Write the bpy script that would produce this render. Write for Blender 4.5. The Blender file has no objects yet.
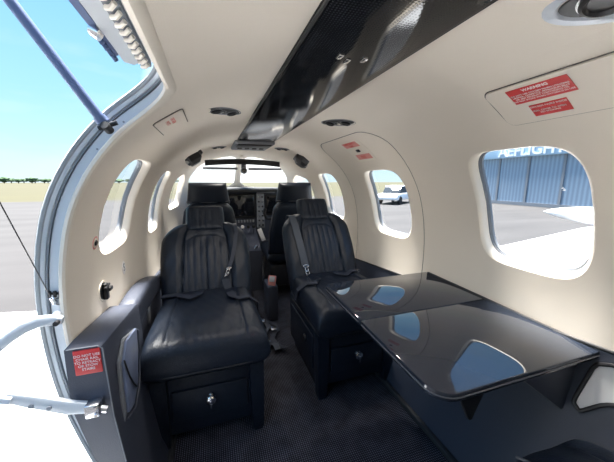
import bpy, bmesh, math, random
from mathutils import Vector, Matrix
from mathutils.geometry import delaunay_2d_cdt
random.seed(7)
scn = bpy.context.scene
COL = scn.collection
V = Vector

# ------------------------------------------------------------------ materials
def _p(n, base, rough, **k):
    m = bpy.data.materials.new(n); m.use_nodes = True
    b = m.node_tree.nodes['Principled BSDF']
    b.inputs['Base Color'].default_value = (*base, 1); b.inputs['Roughness'].default_value = rough
    for a, v in k.items(): b.inputs[a].default_value = v
    return m, b
def mat(n, base, rough=.5, metal=0, coat=0, bump=0, scale=200, detail=4, vary=0, vscale=6, spec=.5, coat_rough=.03):
    m, b = _p(n, base, rough)
    b.inputs['Metallic'].default_value = metal; b.inputs['Coat Weight'].default_value = coat
    b.inputs['Coat Roughness'].default_value = coat_rough
    b.inputs['Specular IOR Level'].default_value = spec
    nt = m.node_tree; tc = nt.nodes.new('ShaderNodeTexCoord')
    if bump:
        t = nt.nodes.new('ShaderNodeTexNoise'); t.inputs['Scale'].default_value = scale; t.inputs['Detail'].default_value = detail
        bp = nt.nodes.new('ShaderNodeBump'); bp.inputs['Strength'].default_value = bump; bp.inputs['Distance'].default_value = .002
        nt.links.new(tc.outputs['Object'], t.inputs['Vector']); nt.links.new(t.outputs['Fac'], bp.inputs['Height']); nt.links.new(bp.outputs['Normal'], b.inputs['Normal'])
    if vary:
        t = nt.nodes.new('ShaderNodeTexNoise'); t.inputs['Scale'].default_value = vscale; t.inputs['Detail'].default_value = 5
        r = nt.nodes.new('ShaderNodeMixRGB'); r.inputs[1].default_value = (*[c*(1-vary) for c in base], 1); r.inputs[2].default_value = (*[min(1, c*(1+vary)) for c in base], 1)
        nt.links.new(tc.outputs['Object'], t.inputs['Vector']); nt.links.new(t.outputs['Fac'], r.inputs[0]); nt.links.new(r.outputs[0], b.inputs['Base Color'])
    return m
CREAM = mat('cream_lining', (.82, .745, .65), .75, bump=.15, scale=500, vary=.03, vscale=3)
CREAM2 = mat('cream_trim', (.84, .77, .67), .5)
LEATHER = mat('black_leather', (.008, .013, .024), .42, bump=.5, scale=260, vary=.2, vscale=30, spec=.38)
PIPE = mat('grey_piping', (.10, .10, .11), .4)
DARK = mat('dark_panel', (.052, .060, .085), .45, bump=.25, scale=400)
PLAST = mat('black_plastic', (.013, .013, .015), .45)
RUB = mat('rubber', (.03, .032, .036), .7)
GLOSS = mat('gloss_table', (.022, .028, .042), .03, spec=.72)
METAL = mat('painted_metal', (.52, .56, .62), .4, vary=.06, vscale=25)
METALW = mat('frame_metal', (.56, .59, .62), .45, vary=.05, vscale=18)
STEEL = mat('brushed_steel', (.62, .63, .66), .25, metal=1)
CHROME = mat('chrome', (.85, .85, .87), .12, metal=1)
STRUT = mat('strut_blue_grey', (.10, .14, .26), .45)
SEAL = mat('seal_grey', (.22, .235, .26), .7)
WHITE = mat('white_paint', (.85, .86, .88), .3, coat=.4)
RED = mat('placard_red', (.62, .035, .035), .45)
PINK = mat('placard_faded', (.75, .30, .27), .5)
INK = mat('placard_white', (.9, .86, .84), .5)
INKR = mat('placard_red_ink', (.70, .12, .10), .5)
GREYINK = mat('groove_dark', (.12, .11, .10), .8)
WEB = mat('belt_webbing', (.022, .028, .045), .6, bump=.5, scale=500)
WEBG = mat('belt_webbing_grey', (.055, .065, .085), .6, bump=.5, scale=500)
SCREEN = mat('screen_glass', (.008, .009, .012), .08, coat=1)
PAPER = mat('paper', (.75, .76, .78), .6)
POCK = mat('pocket_liner', (.62, .62, .63), .35)
MAG = mat('magazine_cover', (.20, .24, .36), .3, vary=.5, vscale=20)
GLASSDK = mat('car_glass', (.03, .035, .04), .08)
TREE = mat('tree_leaves', (.035, .075, .03), .9, vary=.4, vscale=.4)
TYRE = mat('tyre', (.02, .02, .02), .8)
HLET = mat('sign_letters', (.80, .84, .90), .5)
HFAS = mat('hangar_fascia', (.40, .58, .74), .5)
def glass(n, tint):
    m = bpy.data.materials.new(n); m.use_nodes = True; nt = m.node_tree; nt.nodes.clear()
    o = nt.nodes.new('ShaderNodeOutputMaterial'); mx = nt.nodes.new('ShaderNodeMixShader'); t = nt.nodes.new('ShaderNodeBsdfTransparent'); g = nt.nodes.new('ShaderNodeBsdfGlossy')
    f = nt.nodes.new('ShaderNodeMath'); f.operation = 'MULTIPLY_ADD'; lw = nt.nodes.new('ShaderNodeLayerWeight'); lw.inputs[0].default_value = .5
    pw = nt.nodes.new('ShaderNodeMath'); pw.operation = 'POWER'; pw.inputs[1].default_value = 5; nt.links.new(lw.outputs['Facing'], pw.inputs[0]); nt.links.new(pw.outputs[0], f.inputs[0]); f.inputs[1].default_value = .6; f.inputs[2].default_value = .03
    t.inputs[0].default_value = (*tint, 1); g.inputs['Roughness'].default_value = .02
    nt.links.new(f.outputs[0], mx.inputs[0]); nt.links.new(t.outputs[0], mx.inputs[1]); nt.links.new(g.outputs[0], mx.inputs[2]); nt.links.new(mx.outputs[0], o.inputs[0])
    return m
PANE = glass('acrylic_pane', (.95, .97, .98))
def weave(n, c1, c2, sc, rough, coat=0, bump=.4):
    m, b = _p(n, c1, rough); b.inputs['Coat Weight'].default_value = coat; b.inputs['Coat Roughness'].default_value = .02
    nt = m.node_tree; tc = nt.nodes.new('ShaderNodeTexCoord')
    w1 = nt.nodes.new('ShaderNodeTexWave'); w1.bands_direction = 'X'; w2 = nt.nodes.new('ShaderNodeTexWave'); w2.bands_direction = 'Y'
    nz = nt.nodes.new('ShaderNodeTexNoise'); nz.inputs['Scale'].default_value = sc*.35; nz.inputs['Detail'].default_value = 6
    for w in (w1, w2):
        w.inputs['Scale'].default_value = sc; w.inputs['Distortion'].default_value = 1.2; w.inputs['Detail'].default_value = 2
        nt.links.new(tc.outputs['Object'], w.inputs['Vector'])
    nt.links.new(tc.outputs['Object'], nz.inputs['Vector'])
    mu = nt.nodes.new('ShaderNodeMath'); mu.operation = 'MULTIPLY'; nt.links.new(w1.outputs['Fac'], mu.inputs[0]); nt.links.new(w2.outputs['Fac'], mu.inputs[1])
    ad = nt.nodes.new('ShaderNodeMath'); ad.operation = 'MULTIPLY'; nt.links.new(mu.outputs[0], ad.inputs[0]); nt.links.new(nz.outputs['Fac'], ad.inputs[1])
    r = nt.nodes.new('ShaderNodeValToRGB'); r.color_ramp.elements[0].position = .06; r.color_ramp.elements[1].position = .42
    r.color_ramp.elements[0].color = (*c1, 1); r.color_ramp.elements[1].color = (*c2, 1)
    nt.links.new(ad.outputs[0], r.inputs[0]); nt.links.new(r.outputs[0], b.inputs['Base Color'])
    bp = nt.nodes.new('ShaderNodeBump'); bp.inputs['Strength'].default_value = bump; bp.inputs['Distance'].default_value = .002
    nt.links.new(ad.outputs[0], bp.inputs['Height']); nt.links.new(bp.outputs['Normal'], b.inputs['Normal'])
    return m
CARPET = weave('woven_carpet', (.004, .004, .008), (.13, .14, .19), 42, .95, bump=.8)
CARBON = weave('carbon_fibre', (.003, .004, .006), (.040, .041, .045), 60, .06, coat=0, bump=.02)
CARBON.node_tree.nodes['Principled BSDF'].inputs['Specular IOR Level'].default_value = .28
def tarmac():
    m, b = _p('tarmac', (.3, .3, .3), .9); nt = m.node_tree; tc = nt.nodes.new('ShaderNodeTexCoord')
    n = nt.nodes.new('ShaderNodeTexNoise'); n.inputs['Scale'].default_value = .9; n.inputs['Detail'].default_value = 9
    mp = nt.nodes.new('ShaderNodeMapping'); mp.inputs['Scale'].default_value = (.25, 1, 1)
    r = nt.nodes.new('ShaderNodeValToRGB'); r.color_ramp.elements[0].color = (.023, .022, .023, 1); r.color_ramp.elements[1].color = (.037, .0355, .0365, 1)
    r.color_ramp.elements[0].position = .3; r.color_ramp.elements[1].position = .7
    nt.links.new(tc.outputs['Object'], mp.inputs[0]); nt.links.new(mp.outputs[0], n.inputs['Vector']); nt.links.new(n.outputs['Fac'], r.inputs[0]); nt.links.new(r.outputs[0], b.inputs['Base Color'])
    return m
TARMAC = tarmac()
GRASS = mat('field_grass', (.036, .033, .011), .95, vary=.3, vscale=.08)
def facade():
    m, b = _p('hangar_facade', (.05, .09, .15), .3); nt = m.node_tree; tc = nt.nodes.new('ShaderNodeTexCoord')
    w = nt.nodes.new('ShaderNodeTexWave'); w.bands_direction = 'Y'; w.inputs['Scale'].default_value = 1.2; w.inputs['Distortion'].default_value = .6
    r = nt.nodes.new('ShaderNodeValToRGB'); r.color_ramp.elements[0].color = (.20, .26, .34, 1); r.color_ramp.elements[1].color = (.28, .37, .47, 1)
    nt.links.new(tc.outputs['Object'], w.inputs[0]); nt.links.new(w.outputs['Fac'], r.inputs[0]); nt.links.new(r.outputs[0], b.inputs['Base Color'])
    return m
FACADE = facade()

# ------------------------------------------------------------------ object helpers
def link(name, me, m, parent=None, smooth=True, angle=None):
    o = bpy.data.objects.new(name, me); COL.objects.link(o)
    if m is not None and not me.materials: me.materials.append(m)
    for p in me.polygons: p.use_smooth = smooth
    if smooth and angle: me.set_sharp_from_angle(angle=math.radians(angle))
    if parent:
        o.parent = parent; o.matrix_parent_inverse = parent.matrix_basis.inverted()
    return o
def raw(name, vs, fs, m, parent=None, smooth=True, angle=40):
    me = bpy.data.meshes.new(name); me.from_pydata([tuple(v) for v in vs], [], fs)
    bm = bmesh.new(); bm.from_mesh(me); bmesh.ops.recalc_face_normals(bm, faces=bm.faces); bm.to_mesh(me); bm.free()
    return link(name, me, m, parent, smooth, angle)
def empty(name, loc, rz=0):
    o = bpy.data.objects.new(name, None); COL.objects.link(o); o.location = loc; o.rotation_euler = (0, 0, rz)
    o.empty_display_size = .05
    o.matrix_basis = Matrix.Translation(V(loc)) @ Matrix.Rotation(rz, 4, 'Z')
    return o
def tag(o, label=None, cat=None, group=None, kind=None):
    if label: o['label'] = label
    if cat: o['category'] = cat
    if group: o['group'] = group
    if kind: o['kind'] = kind
    return o
def thing(name, label, cat, loc, group=None, rz=0):
    return tag(empty(name, loc, rz), label, cat, group)
class MB:
    def __init__(s): s.v = []; s.f = []
    def add(s, vs, fs):
        n = len(s.v); s.v += [V(v) for v in vs]; s.f += [[i+n for i in f] for f in fs]; return s
    def bm(s, b):
        b.verts.index_update(); s.add([v.co.copy() for v in b.verts], [[v.index for v in f.verts] for f in b.faces]); b.free(); return s
    def box(s, lo, hi, bev=0, seg=2, M=None):
        b = bmesh.new(); bmesh.ops.create_cube(b, size=1)
        for v in b.verts: v.co = V([(lo[i]+hi[i])/2 + v.co[i]*(hi[i]-lo[i]) for i in range(3)])
        if bev: bmesh.ops.bevel(b, geom=b.edges[:], offset=bev, segments=seg, profile=.5, affect='EDGES')
        if M: bmesh.ops.transform(b, matrix=M, verts=b.verts)
        return s.bm(b)
    def tube(s, pts, r, n=12, cap=True, closed=False):
        pts = [V(p) for p in pts]; k = len(pts); rr = r if isinstance(r, (list, tuple)) else [r]*k
        vs = []; up = None
        for i, p in enumerate(pts):
            a = pts[(i-1) % k] if (i or closed) else p; b = pts[(i+1) % k] if (i < k-1 or closed) else p
            t = (b-a).normalized()
            if up is None: up = t.orthogonal().normalized()
            up = (up - t*up.dot(t)).normalized(); w = t.cross(up)
            vs += [p + (up*math.cos(6.28318*j/n) + w*math.sin(6.28318*j/n))*rr[i] for j in range(n)]
        fs = [[i*n+j, i*n+(j+1) % n, ((i+1) % k)*n+(j+1) % n, ((i+1) % k)*n+j] for i in range(k if closed else k-1) for j in range(n)]
        if cap and not closed: fs += [list(range(n))[::-1], [(k-1)*n+j for j in range(n)]]
        return s.add(vs, fs)
    def rings(s, rings, closed=True, cap0=False, cap1=False):
        n = len(rings[0]); vs = [V(p) for r in rings for p in r]
        fs = [[i*n+j, i*n+(j+1) % n, (i+1)*n+(j+1) % n, (i+1)*n+j] for i in range(len(rings)-1) for j in range(n if closed else n-1)]
        if cap0: fs.append(list(range(n))[::-1])
        if cap1: fs.append([(len(rings)-1)*n+j for j in range(n)])
        return s.add(vs, fs)
    def lathe(s, prof, M, n=28):   # prof: (radius, height) along local z
        return s.rings([[M @ V((r*math.cos(6.28318*j/n), r*math.sin(6.28318*j/n), h)) for j in range(n)] for r, h in prof], cap0=prof[0][0] > 0, cap1=prof[-1][0] > 0)
    def prism(s, poly, d0, d1, M, bev=0):   # poly in local xy, extruded z d0..d1
        b = bmesh.new(); lo = [b.verts.new((x, y, d0)) for x, y in poly]; f = b.faces.new(lo)
        r = bmesh.ops.extrude_face_region(b, geom=[f])
        for v in [g for g in r['geom'] if isinstance(g, bmesh.types.BMVert)]: v.co.z = d1
        if bev: bmesh.ops.bevel(b, geom=b.edges[:], offset=bev, segments=2, profile=.5, affect='EDGES')
        bmesh.ops.transform(b, matrix=M, verts=b.verts)
        return s.bm(b)
    def build(s, name, m, parent=None, smooth=True, angle=40):
        return raw(name, s.v, s.f, m, parent, smooth, angle)
def sup(cx, cy, hx, hy, e=4, n=64):
    out = []
    for i in range(n):
        a = 6.2831853*i/n; c, q = math.cos(a), math.sin(a)
        out.append((cx + hx*math.copysign(abs(c)**(2/e), c), cy + hy*math.copysign(abs(q)**(2/e), q)))
    return out
def rrect(x0, y0, x1, y1, r, n=8):
    out = []
    for cx, cy, a0 in ((x1-r, y1-r, 0), (x0+r, y1-r, 90), (x0+r, y0+r, 180), (x1-r, y0+r, 270)):
        out += [(cx+r*math.cos(math.radians(a0+90*i/n)), cy+r*math.sin(math.radians(a0+90*i/n))) for i in range(n+1)]
    return out
def text(txt, size, M, m, name, parent, ext=.0004, space=1.0, bold=0):
    c = bpy.data.curves.new(name, 'FONT'); c.body = txt; c.size = size; c.align_x = 'CENTER'; c.align_y = 'CENTER'
    c.extrude = ext; c.space_line = space; c.offset = bold; c.resolution_u = 3
    o = bpy.data.objects.new(name, c); COL.objects.link(o)
    bpy.context.view_layer.update()
    me = bpy.data.meshes.new_from_object(o.evaluated_get(bpy.context.evaluated_depsgraph_get()))
    bpy.data.objects.remove(o); me.transform(M); me.materials.clear()
    return link(name, me, m, parent, False)

# ------------------------------------------------------------------ cabin cross-section
PTS=[(0,1.2),(.12,1.196),(.24,1.176),(.35,1.128),(.44,1.065),(.51,.985),(.56,.895),(.588,.80),(.603,.69),(.604,.57),(.592,.44),(.562,.30),(.52,.15),(.475,0)]
def _dense():
    P=[(-PTS[1][0],PTS[1][1])]+PTS+[(2*PTS[-1][0]-PTS[-2][0],2*PTS[-1][1]-PTS[-2][1])]; out=[]
    for i in range(1,len(P)-2):
        p0,p1,p2,p3=P[i-1:i+3]
        for k in range(16):
            t=k/16
            out.append(tuple(.5*((2*p1[j])+(-p0[j]+p2[j])*t+(2*p0[j]-5*p1[j]+4*p2[j]-p3[j])*t*t+(-p0[j]+3*p1[j]-3*p2[j]+p3[j])*t**3) for j in (0,1)))
    out.append(P[-2]); return out
D=_dense(); S=[0.]
for a,b in zip(D,D[1:]): S.append(S[-1]+math.dist(a,b))
SMAX=S[-1]
import bisect
def _at(s):
    s=min(max(s,0),SMAX-1e-6); lo=bisect.bisect_right(S,s)-1; hi=lo+1
    t=(s-S[lo])/(S[hi]-S[lo]); return tuple(D[lo][j]*(1-t)+D[hi][j]*t for j in (0,1))
def sz(z):
    for i in range(len(D)-1):
        if D[i][1]>=z>=D[i+1][1]: return S[i]+(S[i+1]-S[i])*(D[i][1]-z)/(D[i][1]-D[i+1][1])
Y0, Y1 = -.50, 3.5
def P(s, y, off=0):
    g = 1 if s >= 0 else -1; a = abs(s)
    x, z = _at(a); e = .02
    xa, za = _at(max(a-e, 0)); xb, zb = _at(min(a+e, SMAX)); tx, tz = xb-xa, zb-za; l = math.hypot(tx, tz); nx, nz = -tz/l, tx/l   # outward normal
    if a < e: tx, tz = 1, 0; nx, nz = -(zb-_at(e)[1])*0, 1
    x += nx*off; z += nz*off
    t = max(0, y-2.3)/1.2; x *= 1-.22*t*t
    k = max(0, min(1, (y-2.55)/.95)); k = 1-.95*k*k*(1.5-.5*k)
    if z > .80: z = .80+(z-.80)*k
    return V((g*x, y, z))
def frame(s, y, off=0):     # local x along reading direction, y up the wall, z into the cabin
    p = P(s, y, off); up = (P(s-(.01 if s > 0 else -.01), y, off)-p).normalized()
    ex = V((0, -1, 0)) if s > 0 else V((0, 1, 0)); n = ex.cross(up).normalized()
    M = Matrix((ex, up, n)).transposed().to_4x4(); M.translation = p
    return M
def inpoly(p, poly):
    x, y = p; c = False; j = len(poly)-1
    for i in range(len(poly)):
        xi, yi = poly[i]; xj, yj = poly[j]
        if (yi > y) != (yj > y) and x < (xj-xi)*(y-yi)/(yj-yi)+xi: c = not c
        j = i
    return c
def near(p, poly, d):
    px, py = p
    for (ax, ay), (bx, by) in zip(poly, poly[1:]+poly[:1]):
        dx, dy = bx-ax, by-ay; l = dx*dx+dy*dy
        t = 0 if l == 0 else max(0, min(1, ((px-ax)*dx+(py-ay)*dy)/l))
        if math.hypot(px-ax-t*dx, py-ay-t*dy) < d: return True
    return False
def patch(name, outline, holes, off, m, parent=None, dy=.06, ds=.025, thick=0):
    """a piece of the lining: outline and holes are (y, s) polygons, mapped on the cross-section"""
    ys = [p[0] for p in outline]; ss = [p[1] for p in outline]; pts = []; edges = []
    for poly in [outline]+holes:
        dense = []
        for a, b in zip(poly, poly[1:]+poly[:1]):
            n = max(1, int(max(abs(a[0]-b[0])/dy, abs(a[1]-b[1])/ds)+.5))
            dense += [(a[0]+(b[0]-a[0])*i/n, a[1]+(b[1]-a[1])*i/n) for i in range(n)]
        n0 = len(pts); pts += dense; edges += [(n0+i, n0+(i+1) % len(dense)) for i in range(len(dense))]
    polys = [outline]+holes
    y = min(ys)
    while y < max(ys):
        s = min(ss)
        while s < max(ss):
            q = (y, s)
            if inpoly(q, outline) and not any(inpoly(q, h) for h in holes) and not any(near(q, h, ds*.45) for h in polys): pts.append(q)
            s += ds
        y += dy
    r = delaunay_2d_cdt([V(p) for p in pts], edges, [], 0, 1e-6)
    vs, fs = r[0], r[2]; keep = []
    for f in fs:
        c = (sum(vs[i][0] for i in f)/3, sum(vs[i][1] for i in f)/3)
        if inpoly(c, outline) and not any(inpoly(c, h) for h in holes): keep.append(list(f))
    w = [P(v[1], v[0], off) for v in vs]
    if thick:      # give the piece a back and edge walls
        n = len(w); w += [P(v[1], v[0], off+thick) for v in vs]; cnt = {}
        for f in keep:
            for a, b in zip(f, f[1:]+f[:1]): cnt[(a, b)] = 1
        rim = [(a, b) for a, b in cnt if (b, a) not in cnt]
        keep = keep+[[i+n for i in f][::-1] for f in keep]+[[b, a, a+n, b+n] for a, b in rim]
    return raw(name, w, keep, m, parent, True, 50)
def dens(poly, d=.03):
    out = []
    for a, b in zip(poly, poly[1:]+poly[:1]):
        n = max(1, int(math.dist(a, b)/d+.5)); out += [(a[0]+(b[0]-a[0])*i/n, a[1]+(b[1]-a[1])*i/n) for i in range(n)]
    return out
def loop3(poly, off): return [P(s, y, off) for y, s in poly]
def scalep(poly, d):    # shrink a convex polygon by d
    cx = sum(p[0] for p in poly)/len(poly); cy = sum(p[1] for p in poly)/len(poly)
    hx = max(abs(p[0]-cx) for p in poly); hy = max(abs(p[1]-cy) for p in poly)
    return [(cx+(p[0]-cx)*(hx-d)/hx, cy+(p[1]-cy)*(hy-d)/hy) for p in poly]
SKY, SUN, FILL, EXPO = .56, 15.0, 2.0, 1.30
SUNDIR = (-.04, .25, 1.0)
# ------------------------------------------------------------------ the shell
def st(o, label=None): o['kind'] = 'structure'; return o
SB = .28
# windows: (centre y, centre s, half y, half s)
WR = [(.562, .706, .157, .190), (1.238, .735, .170, .180), (1.94, .735, .165, .180)]
WL = [(1.125, -.70, .178, .165), (1.80, -.735, .165, .180)]
holeR = [sup(cy, cs, hy, hs, 4.2, 56) for cy, cs, hy, hs in WR]
holeL = [sup(cy, cs, hy, hs, 4.2, 56) for cy, cs, hy, hs in WL]
def wscreen(g): return [(y, g*s) for y, s in ((2.76, .02), (3.42, .02), (3.42, .66), (3.05, .66), (2.88, .55), (2.78, .40))]
def cside(g): return [(y, g*s) for y, s in ((2.38, .60), (2.62, .545), (2.82, .60), (2.90, .72), (2.86, .86), (2.42, .86), (2.36, .80))]
def rnd(poly, n=3):      # Chaikin corner cutting
    for _ in range(n):
        out = []
        for a, b in zip(poly, poly[1:]+poly[:1]):
            out += [(a[0]*.87+b[0]*.13, a[1]*.87+b[1]*.13), (a[0]*.13+b[0]*.87, a[1]*.13+b[1]*.87)]
        poly = out
    return poly
wsR, wsL, csR, csL = rnd(wscreen(1)), rnd(wscreen(-1)), rnd(cside(1)), rnd(cside(-1))
SE = SMAX-.002
# door opening on the left wall
DY0, DY1, DS0, DS1 = .08, .760, -.343, -SE+.004
def dooropen(g=0):
    r = .10; y0, y1, s0 = DY0-g, DY1+g, DS0+g
    p = [(y0, DS1)] + [(y0, s0-r)] + [(y0+r-r*math.cos(math.radians(a)), s0-r+r*math.sin(math.radians(a))) for a in range(10, 90, 10)] + [(y0+r, s0)]
    p += [(y1-r, s0)] + [(y1-r+r*math.sin(math.radians(a)), s0-r+r*math.cos(math.radians(a))) for a in range(10, 90, 10)] + [(y1, s0-r)]
    n = 44
    p += [(y1, s0-r+(DS1-s0+r)*i/n) for i in range(1, n+1)]
    return p
dopen = dooropen()
# right: the exit door takes its own piece of the wall
exo = dens(rrect(.99, .315, 1.60, 1.20, .12))
exi = [((y-1.295)*.990+1.295, (s-.7575)*.9932+.7575) for y, s in exo]
# the windscreen panes straddle the ceiling seam, so the ceiling runs to y=2.76 only and one brow piece carries the glazing
YB = 2.70
st(patch('ceiling', [(Y0, -SB), (YB, -SB), (YB, SB), (Y0, SB)], [], 0, CREAM))
AFT = sup(-.115, .71, .155, .170, 4.2, 56)
st(patch('wall_right', [(Y0, SB), (YB, SB), (YB, .5), (2.30, .5), (2.30, SE), (Y0, SE)], [holeR[0], holeR[2], exo, AFT], 0, CREAM))
st(patch('wall_left', [(Y0, -SB), (YB, -SB), (YB, -.5), (2.30, -.5), (2.30, -SE), (DY1, -SE)] + dopen[::-1] + [(Y0, -SE)], holeL, 0, CREAM))
st(patch('wall_front', [(YB, -.5), (YB, .5), (2.30, .5), (2.30, SE), (Y1, SE), (Y1, -SE), (2.30, -SE), (2.30, -.5)], [wsR, wsL, csR, csL], 0, CREAM2))
ex = st(patch('door_1', exi, [holeR[1]], 0, CREAM)); ex['label'] = 'emergency exit door panel around the middle right window'
o = MB().rings([loop3(exo, .0), loop3(exo, .012), loop3(exi, .012), loop3(exi, .0)]).build('door_seam', GREYINK, ex)
# window reveals, gaskets, panes
k = 0
def window(hole, name, depth=.034, shr=.026, pane=PANE, thick=True):
    r0 = scalep(hole, -.0005)
    L = [loop3(r0, 0), loop3(scalep(hole, .003), .0015), loop3(scalep(hole, .007), .005), loop3(scalep(hole, .010), .011), loop3(scalep(hole, .012), .018), loop3(scalep(hole, .0135), depth-.008)]
    w = st(MB().rings(L).build(name, CREAM2, None, True, 80))
    a, b = scalep(hole, .013), scalep(hole, .017)
    MB().rings([loop3(a, depth-.009), loop3(b, depth-.008), loop3(b, depth-.004), loop3(scalep(hole, .0195), depth-.003), loop3(scalep(hole, .0195), depth+.007), loop3(scalep(hole, -.004), depth+.007)]).build('window_gasket', SEAL, w, True, 30)
    g = patch('pane', scalep(hole, .0185), [], depth, PANE, w, ds=.05)
    return w
for i, h in enumerate(holeR+holeL): window(h, 'window_%d' % (i+1))
for i, h in enumerate([wsR, wsL, csR, csL]):
    w = st(MB().rings([loop3(h, 0), loop3(scalep(h, .008), .002), loop3(scalep(h, .014), .02), loop3(scalep(h, .016), .045)]).build('window_%d' % (i+6), CREAM2, None, True, 80))
    patch('pane', scalep(h, .010), [], .035, PANE, w, ds=.05)
# outer skin of the fuselage
window(AFT, 'window_10')
sk = [scalep(AFT, .016)] + [scalep(h, .016) for h in holeR+holeL] + [scalep(h, .012) for h in (wsR, wsL, csR, csL)]
def skin():
    dd = dooropen(.02)
    out = [(Y0, SE), (Y1, SE), (Y1, -SE), (dd[-1][0], -SE)] + [(y, s) for y, s in dd[::-1]] + [(Y0, -SE)]
    return patch('fuselage_shell', out, sk, .042, WHITE, dy=.08, ds=.04)
st(skin())
bx = MB().box((-.62, Y0-.03, -.16), (.62, Y1, -.10)); bx.build('fuselage_belly', WHITE)['kind'] = 'structure'
for nm, y in (('wall_back', Y0), ('trim_6', Y1),):
    poly = [P(s*SE/24, y, .043) for s in range(-24, 25)]
    st(raw(nm, [(p.x, p.y, p.z) for p in poly], [list(range(len(poly)))], CREAM if y < 0 else DARK, smooth=False))
st(MB().box((-.50, Y0, -.05), (.50, Y1, 0)).build('floor', CARPET))
for g in (1, -1):
    st(MB().box((g*.44 if g > 0 else -.60, Y0, -.11), (.60 if g > 0 else -.44, Y1, -.045)).build('trim_%d' % (3 if g > 0 else 4), DARK))

# dark lower side walls; their top edge falls slightly towards the nose
def sbound(y): return sz(.560-.083*(y-.3)) if y < 2.6 else sz(.37)
n = 34
ys = [Y0+(2.7-Y0)*i/n for i in range(n+1)]
def lower(g, ya, yb, name):
    yy = [ya+(yb-ya)*i/n for i in range(n+1)]
    rows = []
    for y in yy:
        s0 = sbound(y); rows.append([P(g*s0, y, .004), P(g*s0, y, -.010), P(g*(s0+.004), y, -.014)] + [P(g*(s0+.012+(SE-s0-.012)*j/14), y, -.014) for j in range(15)])
    return MB().rings(rows, closed=False).build(name, DARK, None, True, 50)
st(lower(1, Y0, 2.7, 'trim_1')); st(lower(-1, .768, 2.7, 'trim_2'))
st(MB().tube([P(sbound(y), y, -.012) for y in ys], .0045, 8).build('trim_5', PLAST))
# base strip along the right floor edge
st(MB().box((.448, Y0, 0), (.466, 2.4, .022), .004).build('baseboard_right', RUB))
st(MB().box((-.466, .74, 0), (-.448, 2.4, .022), .004).build('baseboard_left', RUB))

# ------------------------------------------------------------------ entrance door frame
df = tag(empty('door_frame', (-.6, .735, 0)), 'pale blue grey metal frame around the open cabin doorway', 'door frame')
def fr(g, off, part=None):
    pts = dooropen(g)
    return [P(s, y, off) for y, s in pts]
RIM = mat('frame_rim', (.34, .36, .37), .7, bump=.4, scale=300)
def band(name, prof, m): return MB().rings([fr(g, o) for g, o in prof], closed=False).build(name, m, df, True, 30)
band('inner_lip', [(.008, .001), (.000, -.003), (-.010, -.002), (-.015, .002), (-.015, .008), (-.008, .012)], CREAM2)
band('jamb', [(-.008, .011), (-.002, .014), (.000, .031), (.004, .033), (.004, .037), (-.002, .039), (-.003, .041), (-.003, .049)], METALW)
band('outer_lip', [(-.003, .047), (-.006, .049), (-.007, .054), (-.002, .058), (.012, .059), (.026, .043)], RIM)
band('door_seal', [(.0035, .0332), (-.003, .0338), (-.003, .0362), (.0035, .0368)], SEAL)
band('seam_line', [(-.0002, .0145), (-.0014, .0147), (-.0014, .0155), (-.0002, .0157)], GREYINK)
# bolts and striker holes along the jamb
for s in (-.47, -.55, -.93, -1.06, -1.20):
    Mx = Matrix.Translation(P(s, DY1-.001, .018)) @ Matrix.Rotation(math.radians(90), 4, 'X')
    MB().lathe([(.0001, 0), (.0022, 0), (.0022, .001), (.0001, .0014)], Mx, 12).build('rivet', SEAL, df)
for s in (-.905, -1.085):
    Mx = Matrix.Translation(P(s, DY1, .016)) @ Matrix.Rotation(math.radians(90), 4, 'X')
    MB().lathe([(.009, -.001), (.009, .003), (.007, .0035), (.007, .001), (.0001, .001)], Mx, 18).build('striker_hole', PLAST, df)
mb = MB(); mb.tube([P(-.885, DY1-.006, o) for o in (.004, .012, .022, .032)], .003, 8)
for o in (.008, .018, .028): mb.tube([P(-.878, DY1-.01, o), P(-.892, DY1-.01, o)], .0035, 8)
mb.build('latch_rod', PLAST, df)

# ------------------------------------------------------------------ raised upper door
Hg = V((-.385, 0, 1.165)); ANG = math.radians(-114)
def dpt(s, y, off):
    p = P(s, y, off); q = p-V((Hg.x, 0, Hg.z)); c, w = math.cos(ANG), math.sin(ANG)
    return V((Hg.x + q.x*c - q.z*w, y, Hg.z + q.x*w + q.z*c))
ud = thing('cabin_door', 'raised upper cabin door seen edge on against the blue sky', 'door', (-.372, .4, 1.165))
def slab(name, s0, s1, y0, y1, o0, o1, m, r=.01, n=20):
    rows = []
    for i in range(n+1):
        s = s0+(s1-s0)*i/n
        rows.append([dpt(s, y0, o0), dpt(s, y1-r, o0), dpt(s, y1, o0+min(r, (o1-o0)/2)), dpt(s, y1, o1-min(r, (o1-o0)/2)), dpt(s, y1-r, o1), dpt(s, y0, o1)])
    return MB().rings(rows, cap0=True, cap1=True).build(name, m, ud, True, 40)
slab('outer_skin', -.38, -.90, .09, .655, .062, .072, WHITE)
slab('inner_frame', -.372, -.88, .11, .640, .026, .052, METALW, .012)
slab('latch_rail', -.378, -.86, .10, .618, .012, .022, STRUT, .003)
slab('lining_pad', -.40, -.78, .14, .60, .014, .028, METALW, .006)
for i in range(24):
    y = .630-.021*i; a = dpt(-.366, y, .053); b = dpt(-.366, y-.012, .066)
    MB().tube([a, (a+b)/2+V((0, 0, -.003)), b], .0034, 8).build('hinge_knuckle', CREAM2, ud)
slab('hinge_strip', -.370, -.395, .10, .645, .050, .068, SEAL, .003, 3)
MB().lathe([(.0001, .010), (.008, .009), (.010, .004), (.010, -.004), (.0001, -.004)], Matrix.Translation(dpt(-.372, .52, .020)) @ Matrix.Rotation(math.radians(-60), 4, 'Y'), 16).build('latch_knob', CHROME, ud)
for i in range(5):
    a = dpt(-.380, .61-.022*i, .012); b = dpt(-.368, .61-.022*i, .018)
    MB().tube([a, b], .004, 8).build('latch_pin', STRUT, ud)
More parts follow.
